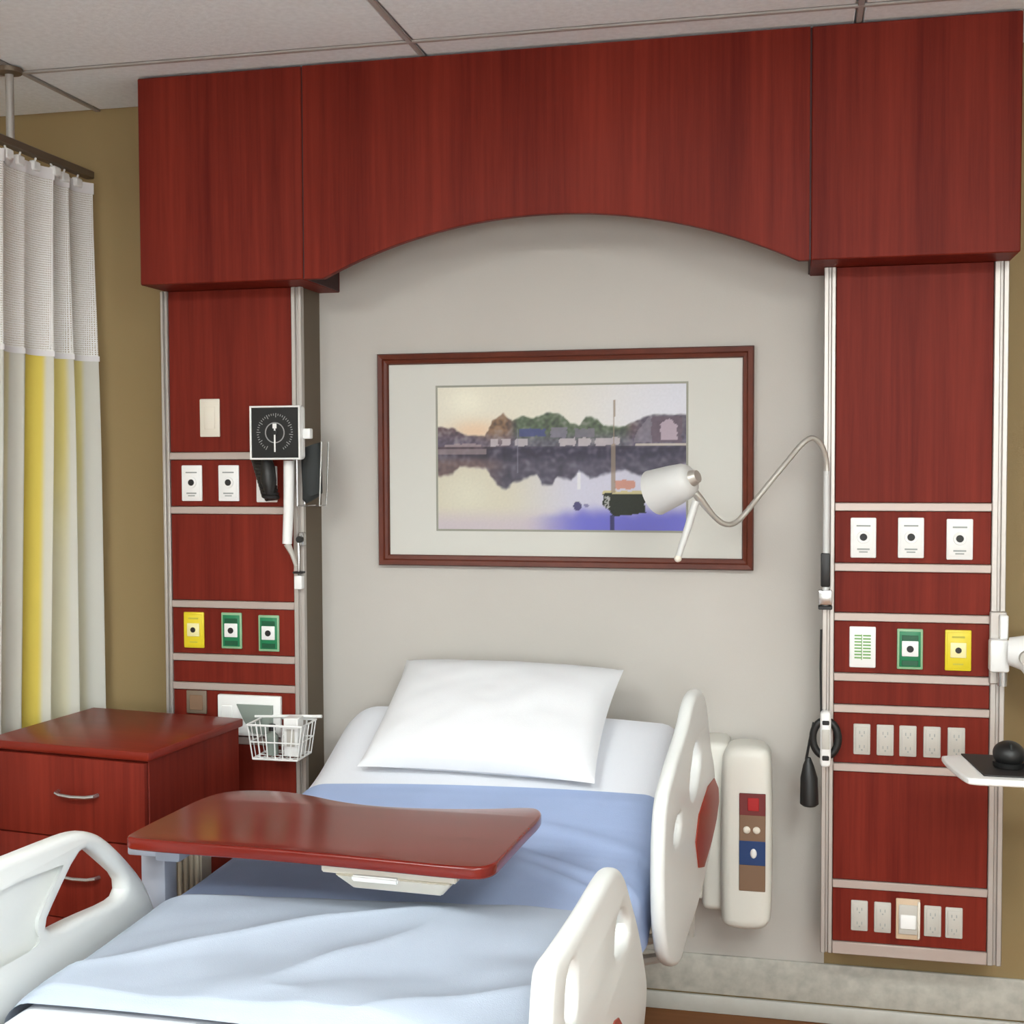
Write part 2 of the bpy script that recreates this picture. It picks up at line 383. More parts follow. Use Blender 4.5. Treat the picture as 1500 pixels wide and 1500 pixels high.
for k, x in enumerate((.181, .241, .299, .360, .421)):
    socket(x, .850, ['pale grey socket with a switch dot, nearest the call handset', 'pale grey socket, second from the call handset, upper row', 'pale grey socket in the middle of the upper socket row',
                      'pale grey socket, upper row, just clear of the white tray', 'pale grey socket partly hidden by the white tray'][k], holes=True, group='upper row of five sockets')
for k, x in enumerate((.178, .238, .366, .420)):
    socket(x, .371-.0005*k, ['pale grey socket at the bed end of the lowest socket row', 'pale grey socket on the bed side of the beige cover', 'pale grey socket just past the beige cover, away from the bed',
                   'pale grey socket at the far end of the lowest row, away from the bed'][k], group='lower row of sockets')
o = plate('covered_socket', 'taller beige covered socket in the middle of the lowest socket row', 'socket', .303, .371, .062, .110, 'beige')
MB().box((-.024, -.012, -.040), (.024, -.006, .040), .003, 2).build('cover', 'greyp', o); MB().box((.024, -.012, -.05), (.031, -.006, .05), .002, 1).build('cover_edge', 'ivory', o)
MB().box((-.020, -.016, -.024), (.020, -.011, .014), .003, 2).build('plug', 'plast', o)
o = plate('light_switch', 'ivory switch plate alone on the panel beside the gauge', 'switch', -1.696, 1.729, .064, .113, 'ivory')
MB().box((-.017, -.0095, -.033), (.017, -.006, .033), .002, 2).build('rocker', 'ivory', o)
o = plate('blank_socket', 'small dull grey socket plate low behind the bedside cabinet', 'socket', -1.752, .876, .066, .07, mat('taupe_plate', (120, 104, 88), .5))
MB().box((-.022, -.009, -.024), (.022, -.006, .022), .002, 1).build('cover', 'tan', o)
# white framed device behind the basket
o = thing('data_panel', 'white framed grey device panel above the bedside cabinet, behind the wire basket', 'panel', (-1.58, PY, .842))
MB().box((-.099, -.016, -.060), (.103, -.0005, .062), .004, 2).build('panel_frame', 'plast', o)
me = plate_mesh('grey_face', [[(-.035, .036), (.080, .036), (.080, -.05), (.012, -.05), (-.012, -.012)]], .01, .001); me.transform(Matrix.Translation((0, -.018, 0))); link('grey_face', me, 'greydev', o)
MB().box((-.085, -.02, -.03), (-.05, -.014, .03), .002, 1).build('side_key', 'plast', o)

# ------------------------------------------------------------------ blood pressure gauge on the rail
gz, gx = 1.681, -1.446
gt = thing('blood_pressure_gauge', 'square black-faced blood pressure gauge in a white case on the column rail', 'gauge', (gx, 3.351, gz)); hs = .077
m = MB(); m.box((-hs, .006, -hs), (hs, .044, hs), .010, 3); m.build('case', 'plast', gt)
fr = plate_mesh('bezel', [[(-hs, -hs), (hs, -hs), (hs, hs), (-hs, hs)], [(-.0715, -.0715), (.0715, -.0715), (.0715, .0715), (-.0715, .0715)]], .014, .003); fr.transform(Matrix.Translation((0, .004, 0))); bz = link('bezel', fr, 'plast', gt)
MB().box((-.073, .001, -.073), (.073, .008, .073)).build('dial', 'dial', gt)
m = MB()
for k in range(40):
    a = math.radians(-60-k*300/39+0) ; a = math.radians(240-k*300/39)
    r0, r1 = (.044, .056) if k % 4 == 0 else (.049, .055)
    c, s_ = math.cos(a), math.sin(a); w = .0011
    p = [Vector((c*r-s_*ww, .0, s_*r+c*ww)) for r, ww in ((r0, -w), (r1, -w), (r1, w), (r0, w))]
    m.bm.faces.new([m.bm.verts.new(v) for v in p])
tag(m.build('dial_marks', 'dialmark', gt), kind='stuff')
MB().lathe((0, .0005, 0), (0, -1, 0), [(0, .030), (.0012, .030), (.0012, .027), (0, .027)]).build('dial_ring', 'dialmark', gt)
m = MB(); m.box((-.0022, -.002, -.055), (.0022, .0, .024), .0005, 1); m.box((-.006, -.003, .012), (.006, .0, .026), .001, 1); m.build('needle', 'plast', gt)
MB().cyl((0, -.004, 0), (0, 0, 0), .006, n=14).build('hub', 'black', gt)
MB().box((-.005, .043, -.04), (.04, FY-3.351, .03), .003, 1).build('mounting_bracket', 'chrome', gt)
MB().box((.076, .018, -.018), (.100, .042, .012), .004, 2).build('valve', 'plast', gt)
# coiled hose below the case, and the white straight tube
pts = []
for k in range(150):
    a = k*2*math.pi/13; f = k/149
    pts.append((-.068+.03*f+.022*math.cos(a)*(1-.2*f), .055+.018*math.sin(a), -.075-.115*f))
MB().tube(pts, .0085, 7).build('coiled_hose', 'black', gt)
MB().tube([(-.045, .04, -.07), (-.038, .035, -.10), (-.034, .03, -.14), (-.032, .03, -.175)], [.014, .021, .023, .012], 12).build('hose_bulb', 'black', gt)
o = thing('white_tube', 'white straight tube hanging below the black-faced gauge', 'tube', (-1.428, 3.408, 1.36))
MB().tube([(0, 0, .241), (-.002, 0, .12), (-.008, 0, 0)], [.016, .015, .014], 14).build('tube', 'plast', o)
MB().tube([(-.008, 0, 0), (.005, .004, -.03), (.016, .006, -.065)], [.011, .007, .005], 12).build('tube_tip', 'greyp', o)
# wire pocket with the cuff, clipped to the side of the column
o = thing('cuff_holder', 'silver wire holder on the bed side of the gauge', 'holder', (-1.366, 3.42, 1.47)); wi = .034
m = MB()
m.tube([(-wi, -.02, .17), (-wi, -.02, 0), (wi, -.02, 0), (wi+.008, -.02, .185)], .0022, 8); m.build('wire_loop', 'chrome', o)
MB().tube([(-wi, .035, .17), (-wi, .035, 0), (wi, .035, 0), (wi+.008, .035, .185)], .0022, 8).build('wire_loop', 'chrome', o)
for x in (-wi+.001, 0, wi-.001): MB().tube([(x, -.019, .001), (x, .034, .001)], .002, 6).build('wire', 'chrome', o)
c = MB(); P = []
for i in range(15):
    h = .016+.158*i/14; row = []
    for k in range(25):
        a = 2*math.pi*k/24; e = 1+.06*math.sin(3*a+h*20)
        row.append(Vector((-1.366+(.030*e)*math.cos(a)*(1 if i else .6), 3.428+.020*e*math.sin(a)*(1 if i else .6), 1.47+h+.01*math.cos(a))))
    P.append(row)
V = c.grid(P); c.bm.faces.new(V[-1][:-1]); c.bm.faces.new(V[0][:-1][::-1]); bmesh.ops.remove_doubles(c.bm, verts=c.bm.verts, dist=1e-5)
tag(c.build('blood_pressure_cuff', 'dkgrey'), 'dark grey rolled cuff tucked in the silver wire holder', 'cuff')
# little clamps on that rail
o = thing('rail_clamp', 'small dark knob clamp on the rail just under the white tube', 'clamp', (-1.402, 3.44, 1.372))
MB().box((-.008, -.012, -.02), (.008, .011, .02), .003, 1).build('clamp_body', 'chrome', o); MB().cyl((0, -.026, 0), (0, -.012, 0), .010, n=14).build('knob', 'black', o)
o = thing('rail_clip', 'small white clip on the rail between the gauge and the wire basket', 'clip', (-1.413, 3.44, 1.245))
MB().box((-.012, -.012, -.02), (.012, .011, .02), .003, 2).build('clip_body', 'plast', o); MB().box((-.015, -.014, .026), (.015, .011, .032), .001, 1).build('clip_band', 'black', o)
MB().tube([(0, -.004, .03), (.002, -.006, .07), (0, -.004, .12)], .004, 8).build('clip_wire', 'chrome', o)

# ------------------------------------------------------------------ wire basket
o = thing('wire_basket', 'small white wire basket hanging on the column rail behind the cabinet', 'basket', (-1.452, 3.391, .742))
bw, bd, bh = .074, .056, .098
def ring(w, d, z): return [(-w, -d, z), (w, -d, z), (w, d, z), (-w, d, z), (-w, -d, z)]
MB().tube(ring(bw+.01, bd, bh), .0035, 6).build('rim', 'plast', o)
m = MB(); m.tube([(-bw-.03, bd-.01, bh+.004), (bw+.032, bd-.01, bh+.012)], .005, 8); m.build('hanger_bar', 'plast', o)
MB().tube(ring(bw-.006, bd-.004, 0), .0035, 6).build('base_ring', 'plast', o)
MB().tube(ring(bw+.002, bd-.002, bh*.5), .0022, 6).build('middle_ring', 'plast', o)
for k in range(7):
    x = -bw+2*bw*k/6
    MB().tube([(x*1.12, -bd, bh), (x*.93, -bd+.004, 0), (x*.93, bd-.004, 0), (x*1.12, bd, bh)], .002, 5).build('wire', 'plast', o)
for y in (-.03, 0, .03):
    MB().tube([(-bw-.01, y, bh), (-bw+.005, y, 0), (bw-.005, y, 0), (bw+.01, y, bh)], .002, 5).build('wire', 'plast', o)
o = thing('carton', 'small white carton standing in the wire basket', 'carton', (-1.412, 3.385, .747))
MB().box((-.022, -.025, 0), (.022, .02, .112), .002, 1).build('carton', 'plast', o); MB().box((-.012, -.0262, .03), (.012, -.0248, .08)).build('print_patch', 'greyp', o)
o = thing('small_bottle', 'dark little bottle in the wire basket beside the white carton', 'bottle', (-1.480, 3.385, .7455))
MB().lathe((0, 0, 0), (0, 0, 1), [(0, 0), (0, .018), (.055, .018), (.065, .009), (.07, .009), (.07, 0)]).build('bottle', 'greydev', o); MB().cyl((0, 0, .07), (0, 0, .088), .010).build('cap', 'black', o)

# ------------------------------------------------------------------ framed picture
pt = thing('framed_picture', 'framed harbour watercolour with a moored boat, in a wide pale mat', 'picture', (-.664, D, 1.602))
FO = [(-.554, -.316), (.554, -.316), (.554, .316), (-.554, .316)]; fi = .032
Fi = [(-.554+fi, -.316+fi), (.554-fi, -.316+fi), (.554-fi, .316-fi), (-.554+fi, .316-fi)]
YO, YI = -.032, -.012
for k in range(4):      # four mitred mouldings, outer edge proud, stepped towards the mat
    a, b = FO[k], FO[(k+1) % 4]; c, d = Fi[(k+1) % 4], Fi[k]
    mm = lambda p, q, f: (p[0]*(1-f)+q[0]*f, p[1]*(1-f)+q[1]*f)
    m = MB(); rows = []
    for f, y in ((0, 0), (0, -.026), (.12, YO), (.5, YO+.002), (.62, -.024), (.9, -.022), (1, -.016), (1, -.002)):
        p, q = mm(a, d, f), mm(b, c, f); rows.append([Vector((p[0], y, p[1])), Vector((q[0], y, q[1]))])
    m.grid(rows); m.build('moulding', 'frame', pt)
MB().box((-.554+fi-.004, -.010, -.316+fi-.004), (.554-fi+.004, -.004, .316-fi+.004)).build('mat_board', 'matb', pt)
px0, px1, pz0, pz1 = -.371, .364, -.206, .214
kl = plate_mesh('keyline', [[(px0-.006, pz0-.006), (px1+.006, pz0-.006), (px1+.006, pz1+.006), (px0-.006, pz1+.006)], [(px0, pz0), (px1, pz0), (px1, pz1), (px0, pz1)]], .002, .0002); kl.transform(Matrix.Translation((0, -.0105, 0))); link('keyline', kl, 'fillet', pt)
def lerp(a, b, t): return tuple(x+(y-x)*t for x, y in zip(a, b))
def pl(P, u):
    for (a, va), (b, vb) in zip(P, P[1:]):
        if u <= b: return va+(vb-va)*(u-a)/(b-a)
    return P[-1][1]
def sst(a, b, x): t = max(0, min(1, (x-a)/(b-a))); return t*t*(3-2*t)
TOP = [(0, .27), (.07, .28), (.11, .33), (.2, .335), (.225, .23), (.27, .18), (.31, .23), (.35, .2), (.4, .215), (.43, .19), (.47, .175), (.52, .2), (.54, .25), (.58, .265), (.61, .21), (.65, .225), (.68, .27), (.76, .28), (.79, .25), (.84, .215), (.87, .2), (1, .2)]
BOT = [(0, .64), (.06, .63), (.09, .57), (.2, .585), (.22, .64), (.25, .71), (.28, .735), (.31, .69), (.36, .66), (.41, .63), (.43, .7), (.47, .705), (.49, .645), (.55, .67), (.58, .6), (.62, .655), (.7, .62), (.76, .6), (.82, .64), (.9, .6), (1, .56)]
def paint(u, v):
    n = lambda s, o=0: noise.noise(Vector((u*s*1.75, v*s, o)))
    du, dv = u+.006*n(30, 1), v+.010*n(26, 2)
    sky = lerp((236, 231, 214), (228, 228, 238), sst(.3, 1, u)); sky = lerp(sky, (250, 246, 226), math.exp(-((u-.12)**2/.006+(v-.1)**2/.012)))
    sky = lerp(sky, (242, 205, 170), .8*math.exp(-((u-.16)**2/.012+(v-.31)**2/.006)))
    wat = lerp((220, 214, 194), (212, 211, 228), sst(.25, .6, u)); wat = lerp(wat, (226, 222, 202), math.exp(-((u-.12)**2/.01+(v-.75)**2/.02)))
    wat = lerp(wat, (205, 192, 204), sst(.82, .98, v)*.8)
    f = sst(.80+.12*(1-sst(.3, .62, u)), .93, v+.02*n(14, 5))*sst(.34, .62, u); wat = lerp(wat, (112, 112, 208), f*.95)
    c = sky if v < .42 else wat
    T, B = pl(TOP, du), pl(BOT, du)
    if dv > T and v <= .44:
        tree = lerp((112, 92, 98), (150, 118, 92), sst(.12, .24, u)*(1-sst(.27, .33, u)))
        tree = lerp(tree, (98, 112, 90), sst(.29, .34, u)*(1-sst(.75, .8, u))); tree = lerp(tree, (104, 98, 112), sst(.78, .84, u))
        tree = lerp(tree, (110, 104, 126), sst(.29, .40, v)*.75)
        k = n(40, 3)*.6+n(17, 13)*.6; tree = lerp(tree, (60, 60, 66) if k > 0 else (172, 168, 168), min(.5, abs(k)*.9)); c = lerp(c, tree, sst(0, .018, dv-T))
        if .335 < du < .445 and .295 < dv < .35: c = lerp(c, (82, 88, 138), .85)
        if .465 < du < .53 and .29 < dv < .36: c = lerp(c, (136, 130, 148), .8)
        if .56 < du < .64 and .30 < dv < .36: c = lerp(c, (128, 122, 136), .8)
        for a, b in ((.22, .25), (.265, .3), (.32, .375), (.5, .565), (.575, .625), (.645, .74)):
            if a < du < b and .365 < dv < .415: c = lerp(c, (206, 196, 200), .8)
        if .03 < du < .18 and .40 < dv < .44: c = lerp(c, (176, 158, 158), .7)
        if du > .8 and dv > .22+abs(du-.87)*.0:
            if .865 < du < .985 and dv < .40: c = lerp(c, (112, 96, 108), .8)
            if .9 < du < .965 and .235+abs(du-.932)*1.2 < dv < .38: c = lerp(c, (196, 178, 190), .85)
            if .80 < du < .865 and dv > .2+(.865-du)*2.2 and dv < .40: c = lerp(c, (146, 138, 150), .6)
            if .405 < v < .43: c = lerp(c, (206, 196, 184), .9)
    if v > .42 and dv < B:
        ref = lerp((112, 92, 94), (84, 80, 96), sst(.15, .3, u)); ref = lerp(ref, (58, 54, 72), .85*sst(.41, .45, v)*(1-sst(.47, .54, v)))
        ref = lerp(ref, (124, 104, 104), sst(.5, .56, v)*(1-sst(.56, .6, v))*.5*(1-sst(.22, .3, u)))
        k = n(30, 7)*.5+n(13, 17)*.6; ref = lerp(ref, (50, 50, 58) if k > 0 else (150, 146, 160), min(.45, abs(k)*.8)); c = lerp(c, ref, .95*(1-sst(B-.03, B, dv)))
    if u < .2 and .435 < v < .475: c = lerp(c, (184, 164, 164), .55)
    if abs(u-.33) < .0035 and .3 < v < .6: c = lerp(c, (150, 150, 165), .5)
    # the moored boat
    if .672 < du < .842:
        hb = .905-.20*max(0, (du-.72))**1.0*1.0 if du > .72 else .905-(.72-du)*1.6
        if .745 < dv < hb: c = (46, 50, 42)
        if .73 < dv <= .748: c = (208, 196, 150)
        if .68 < du < .70 and .77 < dv < .85 and n(90, 9) > -.1: c = (176, 176, 172)
    if .722 < du < .80 and .655+.0*u < dv < .715 and dv > .62+(du-.72)*.2: c = lerp(c, (206, 142, 122), .85)
    if abs(u-.712-.008*(1-v)) < (.0035 if v < .4 else .008) and .1 < v < .74: c = lerp(c, (156, 138, 120), .75)
    if abs(u-.712) < .009 and .9 < v: c = lerp(c, (52, 52, 86), .8)
    if ((u-.572)/.016)**2+((v-.835)/.034)**2 < 1: c = lerp(c, (66, 62, 104), .85)
    if ((u-.608)/.01)**2+((v-.83)/.014)**2 < 1: c = lerp(c, (110, 106, 150), .7)
    if abs(u-.578) < .006 and .6 < v < .72: c = lerp(c, (236, 236, 238), .8)
    c = lerp(c, (128, 128, 128), .05*n(70, 11)); return tuple(q*.92 for q in c)
NU, NV = 230, 130
m = MB(); m.grid([[Vector((px0+(px1-px0)*i/NU, -.0103, pz1+(pz0-pz1)*j/NV)) for i in range(NU+1)] for j in range(NV+1)], True)
bmesh.ops.recalc_face_normals(m.bm, faces=m.bm.faces)
pr = m.build('harbour_print', 'print', pt, fix=False)
ca_ = pr.data.color_attributes.new('Col', 'FLOAT_COLOR', 'POINT')
for i, vtx in enumerate(pr.data.vertices):
    u, v = (vtx.co.x-px0)/(px1-px0), (pz1-vtx.co.z)/(pz1-pz0); ca_.data[i].color = lin(tuple(max(0, min(255, q)) for q in paint(u, v)))

# ------------------------------------------------------------------ gooseneck lamp on the right column
lt = thing('gooseneck_lamp', 'grey gooseneck examination lamp clamped to the column, its white head before the picture', 'lamp', (.083, 3.43, 1.2)); lo_ = Vector((.083, 3.43, 1.2))
def LP(x, y, Y): return at(x, y, Y)-lo_
pole_b, pole_t = Vector((.084, 3.43, 1.33))-lo_, LP(1211, 690, 3.43)
MB().tube([Vector((.084, 3.43, 1.20))-lo_, pole_t], .0085, 12).build('pole', 'lampw', lt)
gpts = [LP(*p) for p in ((1211, 700, 3.43), (1211, 680, 3.43), (1207, 661, 3.42), (1200, 648, 3.41), (1190, 641.5, 3.40), (1180, 646, 3.39), (1168, 658, 3.38), (1150, 680, 3.36), (1130, 704, 3.34), (1110, 729, 3.32), (1095, 748, 3.30), (1082, 762, 3.285), (1071, 768, 3.27), (1060, 767, 3.255), (1051, 761, 3.245), (1043, 753, 3.235), (1034, 742, 3.225), (1024, 729, 3.215), (1018, 722, 3.21))]
cp = []
for i in range(len(gpts)-1):
    p0, p1, p2, p3 = gpts[max(i-1, 0)], gpts[i], gpts[i+1], gpts[min(i+2, len(gpts)-1)]
    for k in range(5):
        t = k/5; cp.append(.5*((2*p1)+(p2-p0)*t+(2*p0-5*p1+4*p2-p3)*t*t+(3*p1-p0-3*p2+p3)*t**3))
cp.append(gpts[-1]); n_ = len(cp)
MB().tube(cp, [.0068+(.0035*sst(.80, .95, i/n_))+.0006*(i % 2) for i in range(n_)], 10).build('gooseneck', 'steel', lt)
hb_, hf_ = LP(1008, 703, 3.20), LP(958, 722, 3.245)
ax = (hf_-hb_).normalized(); hl = (hf_-hb_).length
MB().lathe(hb_-ax*.012, ax, [(0, 0), (0, .028), (.006, .038), (.02, .046), (hl*.5, .052), (hl+.01, .060), (hl+.012, .057), (hl*.6, .048), (.02, .04), (.02, 0)], 36).build('lamp_shade', 'lampw', lt)
MB().cyl(hb_-ax*.03, hb_-ax*.010, .016, .022).build('swivel', 'steel', lt)
MB().tube([LP(1019, 735, 3.19), LP(1008, 772, 3.17), LP(993, 817, 3.15)], [.010, .0095, .0075], 12).build('handle', 'lampw', lt)
MB().ball(LP(993, 818, 3.15), .0095).build('handle_tip', 'ivory', lt)
MB().box((-.012, -.013, .06), (.012, .012, .15), .004, 2).build('grip', 'black', lt)
m = MB(); m.box((-.018, -.016, .012), (.018, .021, .052), .004, 2); m.build('clamp', 'chrome', lt)
MB().box((-.018, -.014, .0), (.018, .021, .010), .002, 1).build('clamp_seat', 'black', lt)
# call handset hung on the same rail
ct = thing('call_handset', 'white and black corded call handset hanging below the lamp clamp', 'handset', (.086, 3.435, .853)); co = Vector((.086, 3.435, .853))
ringp = [(.033*math.cos(a), -.004, .048*math.sin(a)) for a in [2*math.pi*k/28 for k in range(29)]]
MB().tube(ringp, .010, 10).build('holder_ring', 'black', ct)
MB().box((-.014, -.026, -.075), (.014, .014, .075), .010, 3).build('handset_body', 'plast', ct)
MB().box((-.010, -.028, -.025), (.010, -.024, .028), .002, 2).build('key_panel', 'greyp', ct)
MB().box((-.009, -.0295, .040), (.009, -.0255, .052), .002, 1).build('dark_key', 'black', ct); MB().box((-.009, -.0295, -.055), (.009, -.0255, -.042), .002, 1).build('dark_key', 'black', ct)
MB().tube([at(1192, 1058, 3.435)-co, at(1186, 1085, 3.43)-co, at(1181, 1112, 3.43)-co, at(1182, 1125, 3.43)-co], .0035, 8).build('cord', 'black', ct)
MB().tube([at(1203, 922, 3.44)-co, at(1202, 980, 3.44)-co, at(1203, 1045, 3.44)-co, at(1206, 1062, 3.435)-co], .003, 8).build('cable', 'black', ct)
q = at(1184, 1150, 3.43)-co
MB().tube([q+Vector((0, 0, .075)), q+Vector((0, 0, .055)), q+Vector((.002, 0, .02)), q+Vector((.003, 0, -.05)), q+Vector((.003, 0, -.056))], [.006, .014, .023, .025, .018], 14).build('cord_weight', 'black', ct)

# ------------------------------------------------------------------ white bracket arm and tray at the right
at_ = thing('tray_arm', 'white jointed support arm with its tray, bracketed to the far rail of the socket column', 'arm', (.521, FY, 1.097)); ao = Vector((.521, FY, 1.097))
MB().box((-.022, -.012, -.085), (.020, -.0005, .105), .003, 1).build('mounting_plate', 'alu', at_)
MB().box((.0, -.03, .035), (.021, -.011, .098), .003, 1).build('bracket_top', 'plast', at_)
MB().box((-.026, -.05, -.048), (.022, -.011, .036), .006, 2).build('bracket_body', 'plast', at_)
p1, p2 = Vector((.020, -.05, .008)), Vector((.115, -.09, -.02))
MB().tube([p1, Vector((.06, -.06, .008)), Vector((.09, -.07, -.012)), Vector((.16, -.10, -.075)), Vector((.24, -.14, -.12))], [.036, .048, .052, .048, .042], 16).build('upper_arm', 'plast', at_)
MB().cyl((.055, -.12, .0), (.055, -.04, .0), .020).build('joint_cap', 'greyp', at_)
MB().cyl((.008, -.03, -.085), (.008, -.03, -.046), .012).build('lock_knob', 'chrome', at_)
MB().tube([(.24, -.14, -.12), (.26, -.20, -.15), (.25, -.27, -.238)], .026, 12).build('lower_arm', 'plast', at_)
# tray
TZ = .872
tw0 = at(1386, 1106, 3.22); ty1 = 3.235; ty0 = 2.985; x0_, x1_ = .356, .86
tl = [(x0_+.004, ty1), (x0_+.030, ty0+.005), (x0_+.05, ty0), (x1_, ty0), (x1_, ty1)]
loop = chaikin([(x-ao.x, y-ao.y) for x, y in [(x0_, ty1), (x0_+.002, ty1-.08), (x0_+.028, ty0+.01), (x0_+.05, ty0), (x0_+.09, ty0), (x1_-.05, ty0), (x1_, ty0+.05), (x1_, ty1)]], 2)
me = plate_mesh('tray', [loop], .016, .005, Matrix(((1, 0, 0), (0, 1, 0), (0, 0, 1)))); me.transform(Matrix.Translation((0, 0, TZ-ao.z-.008))); link('tray', me, 'plast', at_)
me = plate_mesh('tray_mat', [[(x0_+.048-ao.x, ty1-.014-ao.y), (x0_+.072-ao.x, ty0+.028-ao.y), (x1_-.06-ao.x, ty0+.028-ao.y), (x1_-.04-ao.x, ty1-.014-ao.y)]], .004, .001, Matrix.Identity(3)); me.transform(Matrix.Translation((0, 0, TZ-ao.z+.002)))
link('tray_mat', me, mat('tray_mat_charcoal', (34, 31, 30), .6), at_)
o = thing('trackball_mouse', 'round black mouse sitting on the dark mat of the white tray', 'mouse', (.495, 3.10, TZ+.0055))
MB().ball((0, 0, .030), .036, (1, 1.1, .85), 24).build('shell', 'black', o); MB().cyl((0, 0, .0), (0, 0, .012), .034, .036).build('foot', 'black', o)
MB().box((-.002, -.036, .045), (.002, -.01, .060), .001, 1).build('scroll_wheel', 'dkgrey', o)

# ------------------------------------------------------------------ cream control unit behind the bed
ut = thing('bedside_control_unit', 'cream plastic control unit with red and blue keys, on the wall by the raised rail', 'control unit', (-.13, D, .60)); uo = Vector((-.13, D, .60))
P = [(-.190, .35), (-.190, .775), (-.178, .812), (-.15, .826), (-.092, .826), (-.064, .814), (-.053, .78), (-.052, .37), (-.061, .335), (-.09, .32), (-.155, .32), (-.182, .33)]
me = plate_mesh('front_shell', [chaikin([(x-uo.x, z-uo.z) for x, z in P], 2)], .13, .028); me.transform(Matrix.Translation((0, 3.44-D+.03, 0))); link('front_shell', me, 'cream', ut)
MB().box((-.245-uo.x, 3.46-D, .35-uo.z), (-.17-uo.x, 0, .82-uo.z), .02, 3).build('back_shell', 'cream', ut)
MB().box((-.262-uo.x, 3.47-D, .375-uo.z), (-.18-uo.x, 0, .50-uo.z), .015, 3).build('lower_bracket', 'cream', ut)
FYu = 3.405-D
def keybox(name, x0, z0, x1, z1, m, y=0, par=ut): return MB().box((x0, FYu-.004-y, z0), (x1, FYu+.004, z1), .0015, 1).build(name, m, par)
ua, ub = at(1083, 1165, 3.40), at(1121, 1306, 3.40)
kx0, kx1 = ua.x-uo.x, ub.x-uo.x; kz = lambda y: at(1100, y, 3.40).z-uo.z
kp = keybox('key_panel', kx0, kz(1306), kx1, kz(1163), 'tan')
keybox('red_section', kx0, kz(1195), kx1, kz(1163), mat('dark_red_section', (112, 40, 40), .5), .001, kp)
keybox('red_key', kx0+.022, kz(1188), kx0+.052, kz(1169), 'red', .003, kp)
keybox('blue_section', kx0, kz(1268), kx1, kz(1232), 'navy', .001, kp)
for dx in (.020, .046): MB().ball((kx0+dx, FYu-.006, kz(1216)), .010, (1, .4, 1)).build('round_key', 'ivory', kp)
MB().ball((kx0+.038, FYu-.007, kz(1250)), .011, (.8, .4, 1.2)).build('white_key', 'plast', kp)

# ------------------------------------------------------------------ bedside cabinet
na = -math.radians(6.8)
RF = Vector((-1.598, 2.882)); wN, dN, hN = .52, .452, .86
ux = Vector((math.cos(na), math.sin(na))); uy = Vector((-math.sin(na), math.cos(na)))
org = RF-ux*wN+uy*0
nt_ = thing('bedside_cabinet', 'cherry bedside cabinet with drawers standing between the curtain and the bed', 'cabinet', (org.x, org.y, 0), na)
MB().box((.012, .018, .06), (wN-.012, dN-.006, hN-.024), .002, 1).build('body', 'wood', nt_)
MB().box((0, 0, hN-.024), (wN, dN, hN), .005, 2).build('cabinet_top', 'woodtop', nt_)
MB().box((.03, .035, 0), (wN-.03, dN-.03, .06)).build('plinth', 'wooddark', nt_)
zt = hN-.03
for k, h in enumerate((.215, .215, .33)):
    d = MB().box((.014, .0, zt-h+.003), (wN-.014, .018, zt), .003, 2).build('drawer', 'wood', nt_)
    hz_ = zt-h*.5+.015; hx = wN*.58
    hp = [(hx-.062, -.001, hz_), (hx-.058, -.016, hz_), (hx-.04, -.024, hz_-.002), (hx, -.027, hz_-.003), (hx+.04, -.024, hz_-.002), (hx+.058, -.016, hz_), (hx+.062, -.001, hz_)]
    MB().tube(hp, [.006, .005, .0045, .0045, .0045, .005, .006], 8).build('handle', 'chrome', d)
    zt -= h

# ------------------------------------------------------------------ privacy curtain on its ceiling track
CX = -2.145
tk = thing('curtain_track', 'bronze curtain track hung from the ceiling by a short post', 'curtain track', (CX, 3.16, 2.49))
MB().box((-.014, -1.6, -.010), (.014, .41, .014), .003, 1).build('track', 'track', tk)
MB().cyl((0, 0, .014), (0, 0, CZ-2.49), .0115, n=14).build('hanger_post', 'post', tk)
MB().lathe((0, 0, CZ-2.49-.0185), (0, 0, 1), [(0, .012), (.004, .034), (.0165, .036)], 20).build('hanger_flange', 'track', tk)
cu = thing('privacy_curtain', 'off-white hospital curtain with yellow stripes and white net top, beside the cabinet', 'curtain', (CX, 3.1, .32))
cyo = Vector((CX, 3.1, .32))
Y0, Y1, NN = 2.965, 3.565, 260
def fold(y, z):
    s = y*2*math.pi/.118+1.1*math.sin(y*7.3)+.4
    amp = .026*(1-.6*sst(1.6, 2.45, z))*(.75+.25*math.sin(y*11+1))
    return amp*math.sin(s)+.010*math.sin(s*.5+1)-.055*max(0, min(1, (2.45-z)/1.6))*(1-sst(3.36, 3.48, y)), s
def curtain_rows(z0, z1, nz):
    return [[Vector((fold(Y0+(Y1-Y0)*i/NN, z)[0], Y0+(Y1-Y0)*i/NN-cyo.y+.012*math.cos(fold(Y0+(Y1-Y0)*i/NN, z)[1]), z-cyo.z)) for i in range(NN+1)] for z in [z0+(z1-z0)*k/nz for k in range(nz+1)]]
m = MB(); m.grid(curtain_rows(.33, 1.925, 24)); cl = m.build('curtain_cloth', 'cloth', cu, fix=False)
ca_ = cl.data.color_attributes.new('Col', 'FLOAT_COLOR', 'POINT')
for i, vtx in enumerate(cl.data.vertices):
    j = i % (NN+1); y = Y0+(Y1-Y0)*j/NN
    c = (212, 210, 198); c = lerp(c, (200, 199, 192), .5+.5*math.sin(y*9))
    for yc, w, a in ((3.283, .034, 1), (3.395, .036, .7), (3.488, .026, .6), (3.16, .02, .3)):
        if a < 1: a *= .25+.75*sst(1.25, 1.75, vtx.co.z+cyo.z)
        c = lerp(c, (229, 208, 100), a*(1-sst(w*.6, w, abs(y-yc))))
    ca_.data[i].color = lin(c)
m = MB(); V = m.grid(curtain_rows(1.915, 2.455, 12)); nm = m.build('net_top', 'net', cu, fix=False)
